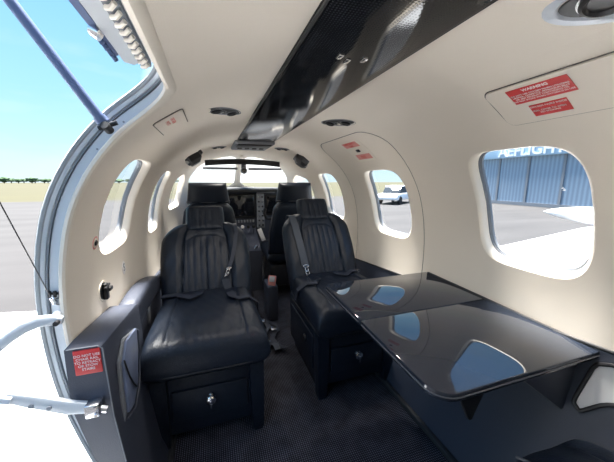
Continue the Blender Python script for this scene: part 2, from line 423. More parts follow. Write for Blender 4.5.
# gas strut
A = V((-.474, .725, 1.062)); B = A+(V((-.592, .7, 1.265))-A)*2.6
gs = thing('gas_strut', 'blue grey gas strut holding the upper door open', 'strut', A)
dr = (B-A).normalized()
MB().tube([A.lerp(B, .02+.98*i/24) for i in range(25)], .0098, 16).build('strut_cylinder', STRUT, gs)
MB().tube([A+dr*.004, A+dr*.052], .0065, 12).build('strut_rod', STEEL, gs)
MB().tube([A+dr*.010, A+dr*.022], .0125, 16).build('strut_collar', STRUT, gs)
Mx = Matrix.Translation(A) @ V((1, 0, 0)).rotation_difference(V((1, 0, 0))).to_matrix().to_4x4()
MB().tube([A+V((.003, .004, -.006)), A+V((0, -.016, .002))], [.009, .008], 14).build('ball_joint', RUB, gs)
MB().tube([A+V((-.015, -.002, -.004)), A+V((.020, -.002, .010))], .005, 10).build('joint_pin', PLAST, gs)
# cable
A2 = P(-.905, DY1-.012, .020)
D2 = V((-.603, .6, .915)); cable_end = A2+(D2-A2)*3.9
cb = thing('door_cable', 'thin black cable running up from the doorway frame past the airfield', 'cable', A2)
MB().tube([A2, D2, cable_end], .0011, 8).build('wire', PLAST, cb)
MB().tube([A2+V((0, .008, 0)), A2, A2+(D2-A2)*.06], .0042, 10).build('cable_end', STEEL, cb)
# handrail arms of the airstair
t = thing('stair_handrail', 'pale metal curved handrail bar reaching out of the doorway, upper of two', 'handrail', P(-.915, DY1-.03, .02))
def flatbar(pts, h, w):
    rows = []; pts = [V(p) for p in pts]
    for i, p in enumerate(pts):
        d = (pts[min(i+1, len(pts)-1)]-pts[max(i-1, 0)]).normalized(); sd = d.cross(V((0, 0, 1))).normalized(); up = sd.cross(d)
        hh = h[i] if isinstance(h, list) else h
        rows.append([p+sd*w*a+up*hh*b for a, b in ((.5, .35), (.35, .5), (-.35, .5), (-.5, .35), (-.5, -.35), (-.35, -.5), (.35, -.5), (.5, -.35))])
    return MB().rings(rows, cap0=True, cap1=True)
flatbar([(-.586, .690, .660), (-.600, .689, .6635), (-.625, .688, .664), (-.650, .686, .656), (-.675, .683, .640), (-.71, .678, .610), (-.80, .668, .53), (-1.0, .645, .36)], [.014, .020, .022, .022, .021, .020, .019, .018], .014).build('rail_bar', METALW, t)
MB().lathe([(.0001, .001), (.005, .001), (.005, -.008), (.0001, -.008)], Matrix.Translation((-.592, .681, .660)) @ Matrix.Rotation(math.radians(-90), 4, 'X'), 16).build('pivot_pin', PLAST, t)
MB().tube([(-.60, .69, .66), (-.612, .728, .66)], .008, 10).build('mount_stud', METAL, t)
t = thing('stair_handrail', 'pale metal straight handrail bar with clamp at the dark ledge, lower of two', 'handrail', (-.54, .69, .44))
flatbar([(-.556, .688, .442), (-.60, .688, .455), (-.65, .688, .482), (-.70, .686, .510)], [.022, .030, .028, .022], .014).build('rail_plate', METALW, t)
flatbar([(-.69, .684, .503), (-.78, .675, .545), (-1.0, .655, .655)], .016, .018).build('rail_bar', METAL, t)
mb = MB().box((-.568, .672, .426), (-.538, .700, .458), .004); mb.build('clamp', STEEL, t)
MB().tube([(-.528, .686, .432), (-.560, .686, .444)], .0085, 8).build('clamp_nut', STEEL, t)
for q in ((-.545, .6705, .434), (-.545, .6705, .450)):
    MB().lathe([(.0001, .003), (.004, .003), (.0045, 0)], Matrix.Translation(q) @ Matrix.Rotation(math.radians(90), 4, 'X'), 6).build('clamp_bolt', CHROME, t)
for q in ((-.66, .480, 0), (-.63, .468, 0)):
    MB().lathe([(.0001, .002), (.0045, .002), (.005, 0)], Matrix.Translation((q[0], .680, q[1])) @ Matrix.Rotation(math.radians(90), 4, 'X'), 10).build('rail_rivet', SEAL, t)

# ------------------------------------------------------------------ left side ledge with placard and pocket
lg = thing('side_ledge', 'dark ledge cabinet beside the doorway with a red placard on its end', 'side cabinet', (-.56, .71, 0))
def ztop(y): return .589-.100*(y-.7) if y < 1.0 else .5555-.075*(y-1.0)
rows = []
for y in [.700, .706, .75, .80, .85, .90, .95, .985, 1.0]:
    zt = ztop(y)-(.004 if y < .71 else 0); xi = -.522-(.003 if y < .71 else 0)
    sec = [(-.598, zt), (xi-.010, zt), (xi-.003, zt-.003), (xi, zt-.010), (xi+.004, .40), (xi+.018, .25), (xi+.040, .06), (xi+.050, .005), (-.485, .005), (-.530, .15), (-.574, .30), (-.601, .44)]
    rows.append([V((x, y, z)) for x, z in sec])
MB().rings(rows, cap0=True, cap1=True).build('cabinet_body', DARK, lg, True, 35)
MB().tube([(-.594, .6995, ztop(.7)-.004), (-.536, .6995, ztop(.7)-.004), (-.527, .6995, ztop(.7)-.012), (-.522, .6995, .40), (-.508, .6995, .25), (-.486, .6995, .06)], .0014, 8).build('edge_trim', SEAL, lg)
pl = MB().box((-.583, .6975, .520), (-.531, .7015, .580), .0015).build('placard', RED, lg)
Mx = Matrix(((1, 0, 0, -.557), (0, 0, -1, .6973), (0, 1, 0, .550), (0, 0, 0, 1)))
text('DO NOT USE\nCHAIR RAIL\nTO RETRACT\nOR STOW\nSTAIRS', .0083, Mx, INK, 'placard_text', pl, space=1.0)
pl['label'] = 'red placard with white lettering'
# literature pocket on the cabin side of the ledge
pk = MB().prism([(.735, .34), (.80, .322), (.868, .350), (.905, .44), (.915, .505), (.80, .535), (.745, .50)], 0, .006, Matrix(((0, 0, 1, -.5305), (1, 0, 0, 0), (0, 1, 0, 0), (0, 0, 0, 1))), .0015).build('pocket_back', SEAL, lg)
mg = tag(MB().prism([(.752, .352), (.80, .338), (.850, .368), (.885, .45), (.893, .515), (.80, .528), (.757, .49)], 0, .007, Matrix(((0, 0, 1, -.524), (1, 0, 0, 0), (0, 1, 0, 0), (0, 0, 0, 1))), .002).build('leaflet', MAG), 'blue grey printed leaflets tucked in the pocket of the dark ledge', 'leaflet')
MB().tube([(-.515, .752, .50), (-.514, .775, .44), (-.514, .80, .40), (-.515, .825, .372)], .0022, 8).build('pocket_cord', PLAST, lg)
MB().tube([(-.518, .738, .345), (-.516, .80, .327), (-.518, .862, .353), (-.518, .90, .44), (-.520, .912, .50)], .0025, 8).build('pocket_rim', DARK, lg)
for c_ in [mg]+[c for c in lg.children if c.name.startswith('pocket')]: c_.data.transform(Matrix.Translation((.011, 0, .006)))
# armrest running forward
ar = thing('armrest', 'dark padded armrest on the left side wall beside the seat', 'armrest', (-.56, 1.3, .47))
rows = []
for i in range(15):
    t_ = i/14; y = 1.003+.50*t_; zt = .545-.055*t_+.030*math.sin(t_*3.14); xi = -.530+.006*t_; th = .07+.04*(1-t_); e = .82 if i in (0, 14) else 1
    cx_, cz_ = (-.595+xi)/2, zt-th/2; hx, hz = (xi+.595)/2*e, th/2*e
    rows.append([V((p[0], y, p[1])) for p in sup(cx_, cz_, hx, hz, 4.5, 24)])
MB().rings(rows, cap0=True, cap1=True).build('armrest_pad', DARK, ar, True, 50)
MB().box((-.575, 1.01, .02), (-.545, 1.50, .46), .006).build('armrest_panel', DARK, ar)
sk_ = thing('seatbelt_guide', 'small grey metal slot plate on the side panel beside the left seat', 'belt guide', (-.54, 1.22, .41))
MB().prism(rrect(1.198, .380, 1.232, .445, .005), -.545, -.539, Matrix(((0, 0, 1, 0), (1, 0, 0, 0), (0, 1, 0, 0), (0, 0, 0, 1))), .001).build('guide_plate', SEAL, sk_)
MB().prism(rrect(1.207, .392, 1.223, .433, .004), -.5395, -.538, Matrix(((0, 0, 1, 0), (1, 0, 0, 0), (0, 1, 0, 0), (0, 0, 0, 1)))).build('guide_slot', SEAL, sk_)

# ------------------------------------------------------------------ fittings on the left wall
def disc(s, y, prof, name, m, parent, sxy=(1, 1), rot=0, n=32):
    M = frame(s, y) @ Matrix.Rotation(rot, 4, 'Z') @ Matrix.Diagonal((sxy[0], sxy[1], 1, 1))
    return MB().lathe(prof, M, n).build(name, m, parent)
t = thing('wall_button', 'round black button in a red ring below the near left window', 'button', P(-.803, .924))
disc(-.803, .924, [(.0001, .001), (.019, .001), (.019, -.001)], 'red_ring', PINK, t)
disc(-.803, .924, [(.0001, .0016), (.0145, .0016), (.0145, 0)], 'face_ring', CREAM2, t)
disc(-.803, .924, [(.0001, .005), (.006, .005), (.008, .003), (.008, 0)], 'button_cap', PLAST, t)
t = thing('no_smoking_badge', 'small white oval S shaped badge on the left wall', 'badge', P(-.965, 1.193))
disc(-.955, 1.193, [(.0001, .001), (.019, .001), (.019, -.001)], 'badge_plate', INK, t, (1, 1.35))
text('S', .042, frame(-.955, 1.193, -.0016), SEAL, 'badge_mark', t, .0004)
t = thing('wall_cup', 'dark recessed cup with a black catch low on the left wall', 'wall latch', P(-.964, .973))
disc(-.964, .973, [(.0001, .0008), (.030, .0008), (.033, .003), (.036, .0025), (.037, 0)], 'cup_rim', CREAM2, t, (1, .85))
disc(-.964, .973, [(.0001, .0015), (.028, .0018), (.029, .001)], 'cup_inside', PLAST, t, (1, .85))
M = frame(-.964, .973)
MB().box((-.010, -.026, .001), (.010, .024, .014), .003, M=M).build('catch_body', PLAST, t)
MB().box((.006, -.006, .006), (.034, .006, .018), .003, M=M).build('catch_lever', PLAST, t)
MB().tube([M @ V((-.018, .012, .012)), M @ V((.018, .016, .012))], .004, 8).build('catch_pin', PLAST, t)
# small oxygen cover on the left ceiling
def cover(y0, y1, s0, s1, name, label, m, r=.008):
    t = thing(name, label, 'cover panel', P((s0+s1)/2, (y0+y1)/2))
    patch('cover_plate', rrect(min(y0, y1), min(s0, s1), max(y0, y1), max(s0, s1), r, 4), [], -.0035, m, t, ds=.02, thick=.004)
    o = rrect(min(y0, y1), min(s0, s1), max(y0, y1), max(s0, s1), r, 4)
    MB().tube([P(s, y, -.0005) for y, s in scalep(o, -.0015)], .0014, 6, closed=True).build('cover_gap', GREYINK, t)
    return t
t = cover(.845, 1.02, -.428, -.345, 'oxygen_cover', 'small oblong cover with faded red lettering on the left ceiling', CREAM)
text('OXYGEN\nMASKS', .016, frame(-.388, .905, -.0036) @ Matrix.Rotation(0, 4, 'Z'), INKR, 'cover_text', t, .0003)
t = cover(.20, .522, .330, .446, 'oxygen_cover', 'large oblong oxygen cover with two red placards over the near right window', CREAM, .018)
def plate(s0, s1, y0, y1, off, m, name, parent): return patch(name, [(y0, s0), (y1, s0), (y1, s1), (y0, s1)], [], off, m, parent, ds=.02, thick=.001)
q = plate(.341, .385, .364, .475, -.0046, RED, 'placard', t)
text('WARNING', .0098, frame(.3485, .421, -.0047), INK, 'placard_title', q, .0004, bold=.0003)
text('DO NOT USE OXYGEN WHEN UTILIZING\nLIPSTICK, CHAPSTICK, PETROLEUM JELLY\nOR ANY PRODUCT CONTAINING OIL\nDO NOT SMOKE WHEN OXYGEN IS IN USE', .0056, frame(.3685, .420, -.0047), INK, 'placard_text', q, .0004, space=1.05)
q = plate(.397, .430, .388, .456, -.0046, RED, 'placard', t)
text('OXYGEN MASKS INSIDE', .0062, frame(.4025, .422, -.0047), INK, 'placard_title', q, .0004)
text('PULL COVER TO OPEN\nNO SMOKING', .0058, frame(.4175, .424, -.0047), INK, 'placard_text', q, .0004)
# exit placards and pull
t = thing('exit_placard', 'faded red exit placards either side of a black pull above the middle right window', 'placard', P(.42, 1.25))
patch('placard_backing', rrect(1.165, .352, 1.345, .498, .02, 4), [], -.0012, CREAM2, t, ds=.02, thick=.001)
q = plate(.362, .398, 1.19, 1.325, -.002, PINK, 'placard', t); text('EMERGENCY\nEXIT', .018, frame(.380, 1.257, -.0032), INKR, 'placard_text', q)
q = plate(.452, .484, 1.185, 1.315, -.002, PINK, 'placard', t); text('PULL', .021, frame(.468, 1.25, -.0032), INKR, 'placard_text', q)
M = frame(.424, 1.245); MB().box((-.014, -.008, 0), (.014, .008, .008), .003, M=M).build('pull_latch', PLAST, t)
MB().box((-.026, -.012, -.001), (.026, .012, .0025), .002, M=M).build('latch_bezel', CREAM2, t)

# ------------------------------------------------------------------ ceiling: carbon panel, vents, speaker pods
cp = thing('ceiling_panel', 'long glossy carbon fibre panel down the middle of the ceiling', 'ceiling panel', (0, .7, 1.195))
rows = []
for y in (-.40, 1.80): rows.append([V((x, y, z)) for x, z in ((-.112, 1.1965), (-.106, 1.189), (-.098, 1.1875), (.098, 1.1875), (.106, 1.189), (.112, 1.1965))])
MB().rings(rows, cap0=True, cap1=True).build('gloss_panel', CARBON, cp, True, 20)
for x in (-.108, .108): MB().tube([(x, -.40, 1.192), (x, 1.80, 1.192)], .0028, 8).build('panel_edge', PLAST, cp)
for x, y in ((-.022, .545), (0, .56), (.03, .545)):
    MB().box((x-.005, y-.009, 1.1845), (x+.005, y+.009, 1.1885), .0015).build('panel_glint', CHROME, cp)  # chrome blocks standing in for small blurry reflections in the gloss panel
oc = thing('overhead_console', 'dark overhead console at the front end of the ceiling panel', 'overhead console', (0, 1.95, 1.17))
MB().box((-.125, 1.83, 1.176), (.125, 2.22, 1.199), .008).build('console_body', SEAL, oc)
MB().box((-.105, 1.84, 1.168), (.105, 1.99, 1.177), .004).build('console_louvre', PLAST, oc)
for i in range(4): MB().box((-.09+.05*i, 2.06, 1.170), (-.06+.05*i, 2.10, 1.177), .003).build('console_switch', PLAST, oc)
# ceiling surface frame for fittings
FILL_AT = []
def vent(s, y, a, b, rot, label, big=False):
    W_ = .016 if big else .004; t = thing('ceiling_vent', label, 'air vent', P(s, y)); FILL_AT.append((s, y)); M = frame(s, y) @ Matrix.Rotation(rot, 4, 'Z')
    E = lambda x0, rx, ry, z: [M @ V((x0+rx*math.cos(6.28318*i/40), ry*math.sin(6.28318*i/40), z)) for i in range(40)]
    MB().rings([E(0, a+W_, b+W_, -.002), E(0, a+W_-.002, b+W_-.002, .003), E(0, a+.001, b+.001, .0045), E(0, a-.003, b-.003, .002), E(0, a-.004, b-.004, .0005)], cap1=True).build('bezel', METAL if big else SEAL, t)
    MB().rings([E(0, a-.004, b-.004, .0015), E(0, a-.006, b-.006, .0035), E(0, .001, .001, .003)], cap1=True).build('insert', PLAST, t)
    for x0, r in ((-a*.48, b*.62), (a*.48, b*.62)):
        MB().rings([E(x0, r, r, .002), E(x0, r, r, .009), E(x0, r*.8, r*.8, .011), E(x0, r*.65, r*.65, .007), E(x0, .001, .001, .0065)], cap1=True).build('nozzle', PLAST, t)
        MB().rings([E(x0, r*1.12, r*1.12, .002), E(x0, r*1.12, r*1.12, .0055), E(x0, r*.98, r*.98, .0055)]).build('nozzle_ring', SEAL if not big else STEEL, t)
    MB().box((-.007, -b*.45, .002), (.007, b*.45, .008), .002, M=M).build('vent_switch', STEEL, t)
    return t
vent(-.220, 1.035, .092, .028, math.radians(38), 'oval twin nozzle air vent on the left ceiling by the carbon panel')
vent(.221, 1.083, .080, .030, math.radians(150), 'oval twin nozzle air vent on the right ceiling ahead of the exit door')
vent(.238, .222, .098, .040, math.radians(160), 'large oval air vent with silver bezel at the top right corner', True)
vent(-.215, 2.12, .075, .024, math.radians(45), 'small oval air vent on the left ceiling by the overhead console')
vent(.225, 2.06, .075, .026, math.radians(150), 'small oval air vent on the right ceiling by the speaker pod')
def pod(s, y, label):
    t = thing('speaker_pod', label, 'ceiling speaker', P(s, y)); M = frame(s, y) @ Matrix.Rotation(math.radians(8 if s > 0 else -8), 4, 'Z')
    b = bmesh.new(); vs = []
    lo = [(-.075, -.035), (-.05, .045), (.045, .052), (.08, .01), (.05, -.05), (-.03, -.055)]
    r0 = [M @ V((x, y_, -.004)) for x, y_ in lo]; r1 = [M @ V((x*.95, y_*.95, .035)) for x, y_ in lo]; r2 = [M @ V((x*.62, y_*.6-.006, .055)) for x, y_ in lo]
    MB().rings([r0, r1, r2], cap0=True, cap1=True).build('pod_shell', PLAST, t, True, 20)
    for i in range(5): MB().tube([M @ V((-.035, -.028+.012*i, .052)), M @ V((.035, -.024+.012*i, .052))], .003, 6).build('pod_rib', SEAL, t)
    MB().lathe([(.0001, .010), (.014, .009), (.018, .002), (.018, -.01)], M @ Matrix.Translation((-.03, -.050, .03)) @ Matrix.Rotation(math.radians(70), 4, 'X'), 18).build('pod_knob', STEEL, t)
    MB().box((-.085, .040, -.002), (.06, .056, .026), .004, M=M).build('pod_flap', PLAST, t)
pod(-.400, 1.99, 'angular black speaker pod on the left ceiling above the pilot seat')
pod(.392, 2.05, 'angular black speaker pod on the right ceiling above the copilot seat')
# ------------------------------------------------------------------ seats
def usamples(dense, n):      # across
    out = [math.sin(math.radians(-90+180*i/n)) for i in range(n+1)] if not dense else None
    if dense:
        out = [-1, -.995, -.98, -.96, -.93]+[-.9+1.8*i/n for i in range(n+1)]+[.93, .96, .98, .995, 1]
    return out
def pad(fn, Wf, L, Tf, Tb, relief, p=6, q=2.4, nu=60, nv=40, endp=5):
    """closed cushion. fn(x, y, h) -> point; Wf(v) half width; Tf/Tb thickness in front/behind; relief(u, v) added in front"""
    us = usamples(True, nu); vv = [0, .004, .015, .035, .06]+[.08+.84*i/nv for i in range(nv+1)]+[.94, .965, .985, .996, 1]
    def dome(u, v): return max(0, 1-abs(u)**p)**(1/q) * max(0, 1-abs(2*v-1)**(p*endp))**(1/q)
    F = []; B = []
    for v in vv:
        F.append([fn(Wf(v)*u, L*v, Tf*dome(u, v)+relief(u, v)*min(1, dome(u, v)*1.2)) for u in us])
        B.append([fn(Wf(v)*u, L*v, -Tb*dome(u, v)) for u in us])
    n = len(us); m = len(vv); vs = [x for r in F for x in r]; fs = [[i*n+j, i*n+j+1, (i+1)*n+j+1, (i+1)*n+j] for i in range(m-1) for j in range(n-1)]
    k = len(vs); vs += [x for r in B for x in r]; fs += [[k+i*n+j, k+(i+1)*n+j, k+(i+1)*n+j+1, k+i*n+j+1] for i in range(m-1) for j in range(n-1)]
    mb = MB().add(vs, fs)
    b = bmesh.new(); bv = [b.verts.new(v) for v in mb.v]
    for f in mb.f: b.faces.new([bv[i] for i in f])
    bmesh.ops.remove_doubles(b, verts=b.verts, dist=.0004)
    return MB().bm(b)
def groove(x, c, w): d = abs(x-c)/w; return -1 if d < .0001 else (-(1-d)**2 if d < 1 else 0)
def pleats(u, a, n, depth):       # soft channels between -a and a
    if abs(u) >= a: return 0
    t = (u+a)/(2*a)*n; return depth*(abs(math.sin(math.pi*t))**.35-1)
def ribbon(pts, w, th, side):
    rows = []
    for i, p in enumerate(pts):
        p = V(p); s = V(side(i)) if callable(side) else V(side); d = (V(pts[min(i+1, len(pts)-1)])-V(pts[max(i-1, 0)])).normalized(); n = d.cross(s).normalized()
        rows.append([p-s*w/2-n*th/2, p+s*w/2-n*th/2, p+s*w/2+n*th/2, p-s*w/2+n*th/2])
    return MB().rings(rows, cap0=True, cap1=True)
# seat-local space: sitter looks along +y, origin on the floor
def backfn(y0, z0, y1, z1, bow=.02):
    dy, dz = y1-y0, z1-z0; l = math.hypot(dy, dz); ty, tz = dy/l, dz/l; ny, nz = tz, -ty      # forward normal
    def f(x, d, h):
        t = d/l; b = bow*math.sin(math.pi*min(1, max(0, t)))
        return V((x, y0+ty*d+ny*(h+b), z0+tz*d+nz*(h+b)))
    return f, l
def cabin_seat(label, aisle, buckle, by, bz):
    root = thing('cabin_seat', label, 'seat', (0, 0, 0))
    # base with drawer
    MB().box((-.185, -.23, .055), (.185, .235, .325), .012).build('seat_base', LEATHER, root)
    MB().box((-.165, -.20, 0), (.165, .16, .06), .004).build('base_plinth', PLAST, root)
    for s in (-1, 1):
        MB().rings([[V((s*(.165+a), .225+b, z)) for a, b in ((-.026*k, -.03*k), (.026*k, -.03*k), (.030*k, .0), (.026*k, .028*k), (-.026*k, .028*k), (-.030*k, 0))] for z, k in ((.0, .62), (.012, .7), (.014, .78), (.16, .9), (.31, 1))], cap0=True, cap1=True).build('leg', LEATHER, root, True, 50)
        MB().lathe([(.016, 0), (.018, .010), (.012, .014)], Matrix.Translation((s*.165, .226, 0)), 14).build('foot', RUB, root)
    dw = MB().box((-.128, .228, .118), (.128, .246, .232), .004).build('drawer', LEATHER, root)
    kn = MB().lathe([(.015, 0), (.015, .002), (.008, .003), (.008, .012), (.016, .014), (.017, .020), (.012, .0235), (.0001, .024)], Matrix.Translation((0, .245, .188)) @ Matrix.Rotation(math.radians(-90), 4, 'X'), 20)
    kn.box((-.0025, .266, .160), (.0025, .271, .192), .0008).build('knob', CHROME, dw)
    # cushion
    def cf(x, d, h):
        y = -.20+d; crown = .004*(1-(x/.21)**2)
        z = .378+h+crown-(max(0, d-.36)/.15)**2*.012
        return V((x, y+.0*h, z))
    def crel(u, v):
        r = groove(u, -.62, .035)*.011+groove(u, .62, .035)*.011
        if abs(u) < .6: r += -.005+groove(v, .70, .018)*.004
        return r+.0011*math.sin(u*23+v*9)*math.sin(v*31+u*5)+.0012*max(0, v-.6)*2.5*math.sin(u*46+math.sin(v*20+u*7)*2)
    pad(cf, lambda v: .205-.012*(1-v)+.004*v, .505, .073, .070, crel, p=9, q=2.6, endp=1.7).build('seat_cushion', LEATHER, root, True, 60)
    pp = []
    for i in range(31):
        x = -.20+.40*i/30; pp.append(V((x, .302-(abs(x)/.2)**6*.03, .333)))
    MB().tube([V((-.207, -.1, .335))]+pp+[V((.207, -.1, .335))], .0035, 8).build('cushion_piping', PLAST, root)
    # backrest
    f, l = backfn(-.150, .36, by, bz, .018)
    def Wb(v):
        w = .200+.010*math.sin(v*3.1); 
        if v > .72: w = .200*(1-((v-.72)/.28)**2.6*.42)+.010*math.sin(v*3.1)
        return w
    def brel(u, v):
        r = 0; arch = .80-.10*abs(u/.5)**3
        r += .020*max(0, min(1, (abs(u)-.50)/.14))*(1-v*.5)
        gu = .52-.06*max(0, v-.3)
        r += groove(abs(u), gu+.10*max(0, .35-v), .035)*.010
        if abs(u) < .46 and v < arch: r += pleats(u, .44, 6, .0058)*min(1, (arch-v)*14)*min(1, v*8)
        if abs(u) < .5: r += groove(v, arch+.02, .018)*.005
        r += .0012*math.sin(u*17+v*23)
        return r
    pad(f, Wb, l, .048, .045, brel, p=7, q=2.2, nu=84, nv=56, endp=2).build('backrest', LEATHER, root, True, 60)
    edge = [f(g*Wb(v)*.985, l*v, .012) for g, vs_ in ((-1, [.30+.69*i/24 for i in range(25)]), (1, [.99-.69*i/24 for i in range(25)])) for v in vs_]
    MB().tube(edge, .0032, 8).build('backrest_piping', PIPE, root)
    # headrest with two posts
    hf = lambda x, d, h: f(x, l-.058+d, h+.020)
    hr = pad(hf, lambda v: .092+.004*math.sin(v*3.1), .148, .042, .030, lambda u, v: (pleats(u, .62, 4, .004)*min(1, max(0, (.8-v)*8))*min(1, v*8) if v < .8 else 0)+groove(abs(u), .68, .05)*.003, p=6, q=2.2, nu=40, nv=24, endp=1.6).build('headrest', LEATHER, root, True, 60)
    MB().tube([hf(g*x, d, .004) for g, x, d in ((-1, .092, .01), (-1, .095, .07), (-1, .090, .130), (-1, .070, .146), (1, .070, .146), (1, .090, .130), (1, .095, .07), (1, .092, .01))], .0028, 8).build('headrest_piping', PLAST, hr)
    for s in (-.045, .045): MB().tube([hf(s, -.06, -.008), hf(s, .05, -.008)], .006, 10).build('headrest_post', STEEL, root)
    # shoulder belt
    g = aisle; mtl = WEB if buckle == 'low' else WEBG
    pts = [f(g*.115, l*.97, -.030), f(g*.118, l*1.0, .010), f(g*.118, l*.955, .056), f(g*.112, l*.85, .063), f(g*.104, l*.70, .068), f(g*.090, l*.52, .069), f(g*.075, l*.40, .068)]
    if buckle == 'low': pts = [f(g*.150, l*.95, -.030), f(g*.150, l*.985, .010), f(g*.148, l*.93, .050), f(g*.150, l*.80, .066), f(g*.135, l*.62, .070), f(g*.115, l*.45, .070), f(g*.100, l*.36, .068)]
    else: pts = [f(g*.145, l*.95, -.030), f(g*.147, l*.99, .010), f(g*.146, l*.94, .052), f(g*.142, l*.80, .064), f(g*.136, l*.60, .070), f(g*.128, l*.40, .070), f(g*.120, l*.25, .068)]
    sp = []
    for i in range(len(pts)-1):
        for k_ in range(4): sp.append(pts[i].lerp(pts[i+1], k_/4))
    sp.append(pts[-1])
    bl = ribbon(sp, .040 if buckle != 'low' else .019, .003, (1, 0, 0)).build('shoulder_belt', mtl, root)
    e = pts[-1]; d = (pts[-1]-pts[-2]).normalized(); sd = V((1, 0, 0)); nn = d.cross(sd).normalized()
    if nn.y < 0: nn = -nn
    c = MB(); o = e+nn*.008
    kk = .62 if buckle == 'low' else .8
    ring = lambda oo, a, b_, r: c.tube([oo+(sd*a*math.cos(6.283*i/20)+d*b_*math.sin(6.283*i/20))*kk for i in range(20)], r*kk, 8, closed=True)
    ring(o+d*.004*kk, .018, .009, .0032); ring(o+d*.026*kk, .010, .015, .003); ring(o+d*.050*kk, .013, .012, .003)
    c.tube([o+(d*.035-sd*.012)*kk, o+(d*.07+sd*.012)*kk], .0035*kk, 8); c.build('belt_buckle', CHROME, root)
    # lap belts resting on the cushion
    q0 = e+d*.055+nn*.002
    lp = [q0, q0+V((g*.01, .02, -.05)), cf(g*.10, .20, .082), cf(g*.125, .24, .083), cf(g*.165, .22, .080), V((g*.207, .0, .42)), V((g*.212, -.03, .36))]
    sp = []
    for i in range(len(lp)-1):
        for k_ in range(4): sp.append(lp[i].lerp(lp[i+1], k_/4))
    ribbon(sp+[lp[-1]], .036, .003, lambda i: (0, 1, .05) if i > 9 else (.9, .3, 0)).build('lap_belt', WEB, root)
    lp = [cf(-g*.02, .13, .083), cf(-g*.07, .17, .080), cf(-g*.13, .12, .082), cf(-g*.19, .10, .074)]
    ribbon(lp, .036, .003, (.1, 1, 0)).build('lap_belt', WEB, root)
    # side trims
    MB().box((g*.186-.006, -.19, .11), (g*.186+.006, .18, .27), .004).build('side_panel', LEATHER, root)
    MB().lathe([(.0001, .014), (.016, .012), (.018, .006), (.018, 0)], Matrix.Translation((g*.19, .08, .21)) @ Matrix.Rotation(math.radians(g*90), 4, 'Y'), 18).build('recline_knob', PLAST, root)
    return root
def place(root, x, y, rz): root.location = (x, y, 0); root.rotation_euler = (0, 0, rz)
PI = math.pi
s1 = cabin_seat('black pleated leather seat facing aft on the left, beside the dark armrest', -1, 'low', -.385, .720); place(s1, -.315, 1.20, PI)
s2 = cabin_seat('black pleated leather seat facing aft on the right, ahead of the folding table', 1, 'high', -.375, .745); place(s2, .306, 1.265, PI)

def pilot_seat(label, x, y):
    root = thing('pilot_seat', label, 'seat', (0, 0, 0))
    MB().box((-.18, -.12, .10), (.18, .24, .28), .02).build('seat_base', PLAST, root)
    for sx_ in (-.15, .15): MB().box((sx_-.015, -.16, 0), (sx_+.015, .30, .10), .004).build('seat_rail', PLAST, root)
    pad(lambda x_, d, h: V((x_, -.16+d, .35+h)), lambda v: .205, .45, .06, .055, lambda u, v: groove(abs(u), .6, .05)*.006, nu=30, nv=16, endp=1.3).build('seat_cushion', LEATHER, root, True, 60)
    f, l = backfn(-.13, .38, -.215, .805, -.012)
    w = lambda v: .198-.045*max(0, v-.45)/.55-.055*max(0, (v-.85)/.15)**2
    pad(f, w, l, .045, .050, lambda u, v: 0, p=7, q=2.1, nu=30, nv=24, endp=1.8).build('backrest', LEATHER, root, True, 60)
    MB().tube([f(g*w(v)*.985, l*v, -.020) for g, vv in ((-1, [.1+.89*i/20 for i in range(21)]), (1, [.99-.89*i/20 for i in range(21)])) for v in vv], .004, 8).build('backrest_piping', PIPE, root)
    hf = lambda x_, d, h: f(x_, l-.012+d, h+.008)
    pad(hf, lambda v: .145-.022*v, .145, .045, .045, lambda u, v: 0, p=5, q=2.1, nu=30, nv=20, endp=1.4).build('headrest', LEATHER, root, True, 60)
    MB().tube([hf(-.145, .02, -.030), hf(0, .016, -.044), hf(.145, .02, -.030)], .003, 8).build('headrest_piping', PIPE, root)
    place(root, x, y, 0); return root
pilot_seat('black leather pilot seat seen from behind, on the left at the panel', -.300, 2.33)
pilot_seat('black leather copilot seat seen from behind, on the right at the panel', .318, 2.29)

# aft seat whose cushion corner shows at the lower right
root = thing('aft_seat', 'black leather aft seat cushion corner at the bottom right under the table', 'seat', (.33, 0, 0))
pad(lambda x_, d, h: V((.325+x_, -.225+d, .378+h-(max(0, d-.42)/.15)**2*.02)), lambda v: .165, .56, .060, .055, lambda u, v: groove(u, -.25, .06)*.012+groove(u, .62, .05)*.008+.010*math.cos(u*5.5), p=5, q=2.0, nu=60, nv=24, endp=.9).build('seat_cushion', LEATHER, root, True, 60)
MB().box((.18, -.22, .0), (.47, .26, .325), .02).build('seat_base', LEATHER, root)
MB().tube([V((.325-.165*.25, -.225+.56*v, .378+.050*(1-abs(2*v-1)**5)**.5)) for v in [.3+.68*i/20 for i in range(21)]], .0028, 8).build('cushion_piping', PIPE, root)

# ------------------------------------------------------------------ folding table
TZ = .555
tb = thing('folding_table', 'glossy black folding table spread out from the right side wall', 'table', (.36, .66, TZ))
MX = Matrix.Translation((0, 0, 0))
def leaf(name, poly, m, z0=TZ-.020, z1=TZ): return MB().prism(poly, z0, z1, MX, .0035).build(name, m, tb, True, 25)
r = .032; xa, xb, ya, yb, ym = .113, .592, .362, .955, .668
arc = lambda cx, cy, a0, a1, rr=r: [(cx+rr*math.cos(math.radians(a0+(a1-a0)*i/8)), cy+rr*math.sin(math.radians(a0+(a1-a0)*i/8))) for i in range(9)]
leaf('table_leaf', [(xb, ya), (xb, ym-.0012), (xa, ym-.0012)]+arc(xa+.05, ya+.05, 180, 270, .05), GLOSS)
leaf('table_leaf', [(xb, ym+.0012), (xb, yb)]+arc(xa+r, yb-r, 90, 180)+[(xa, ym+.0012)], GLOSS)
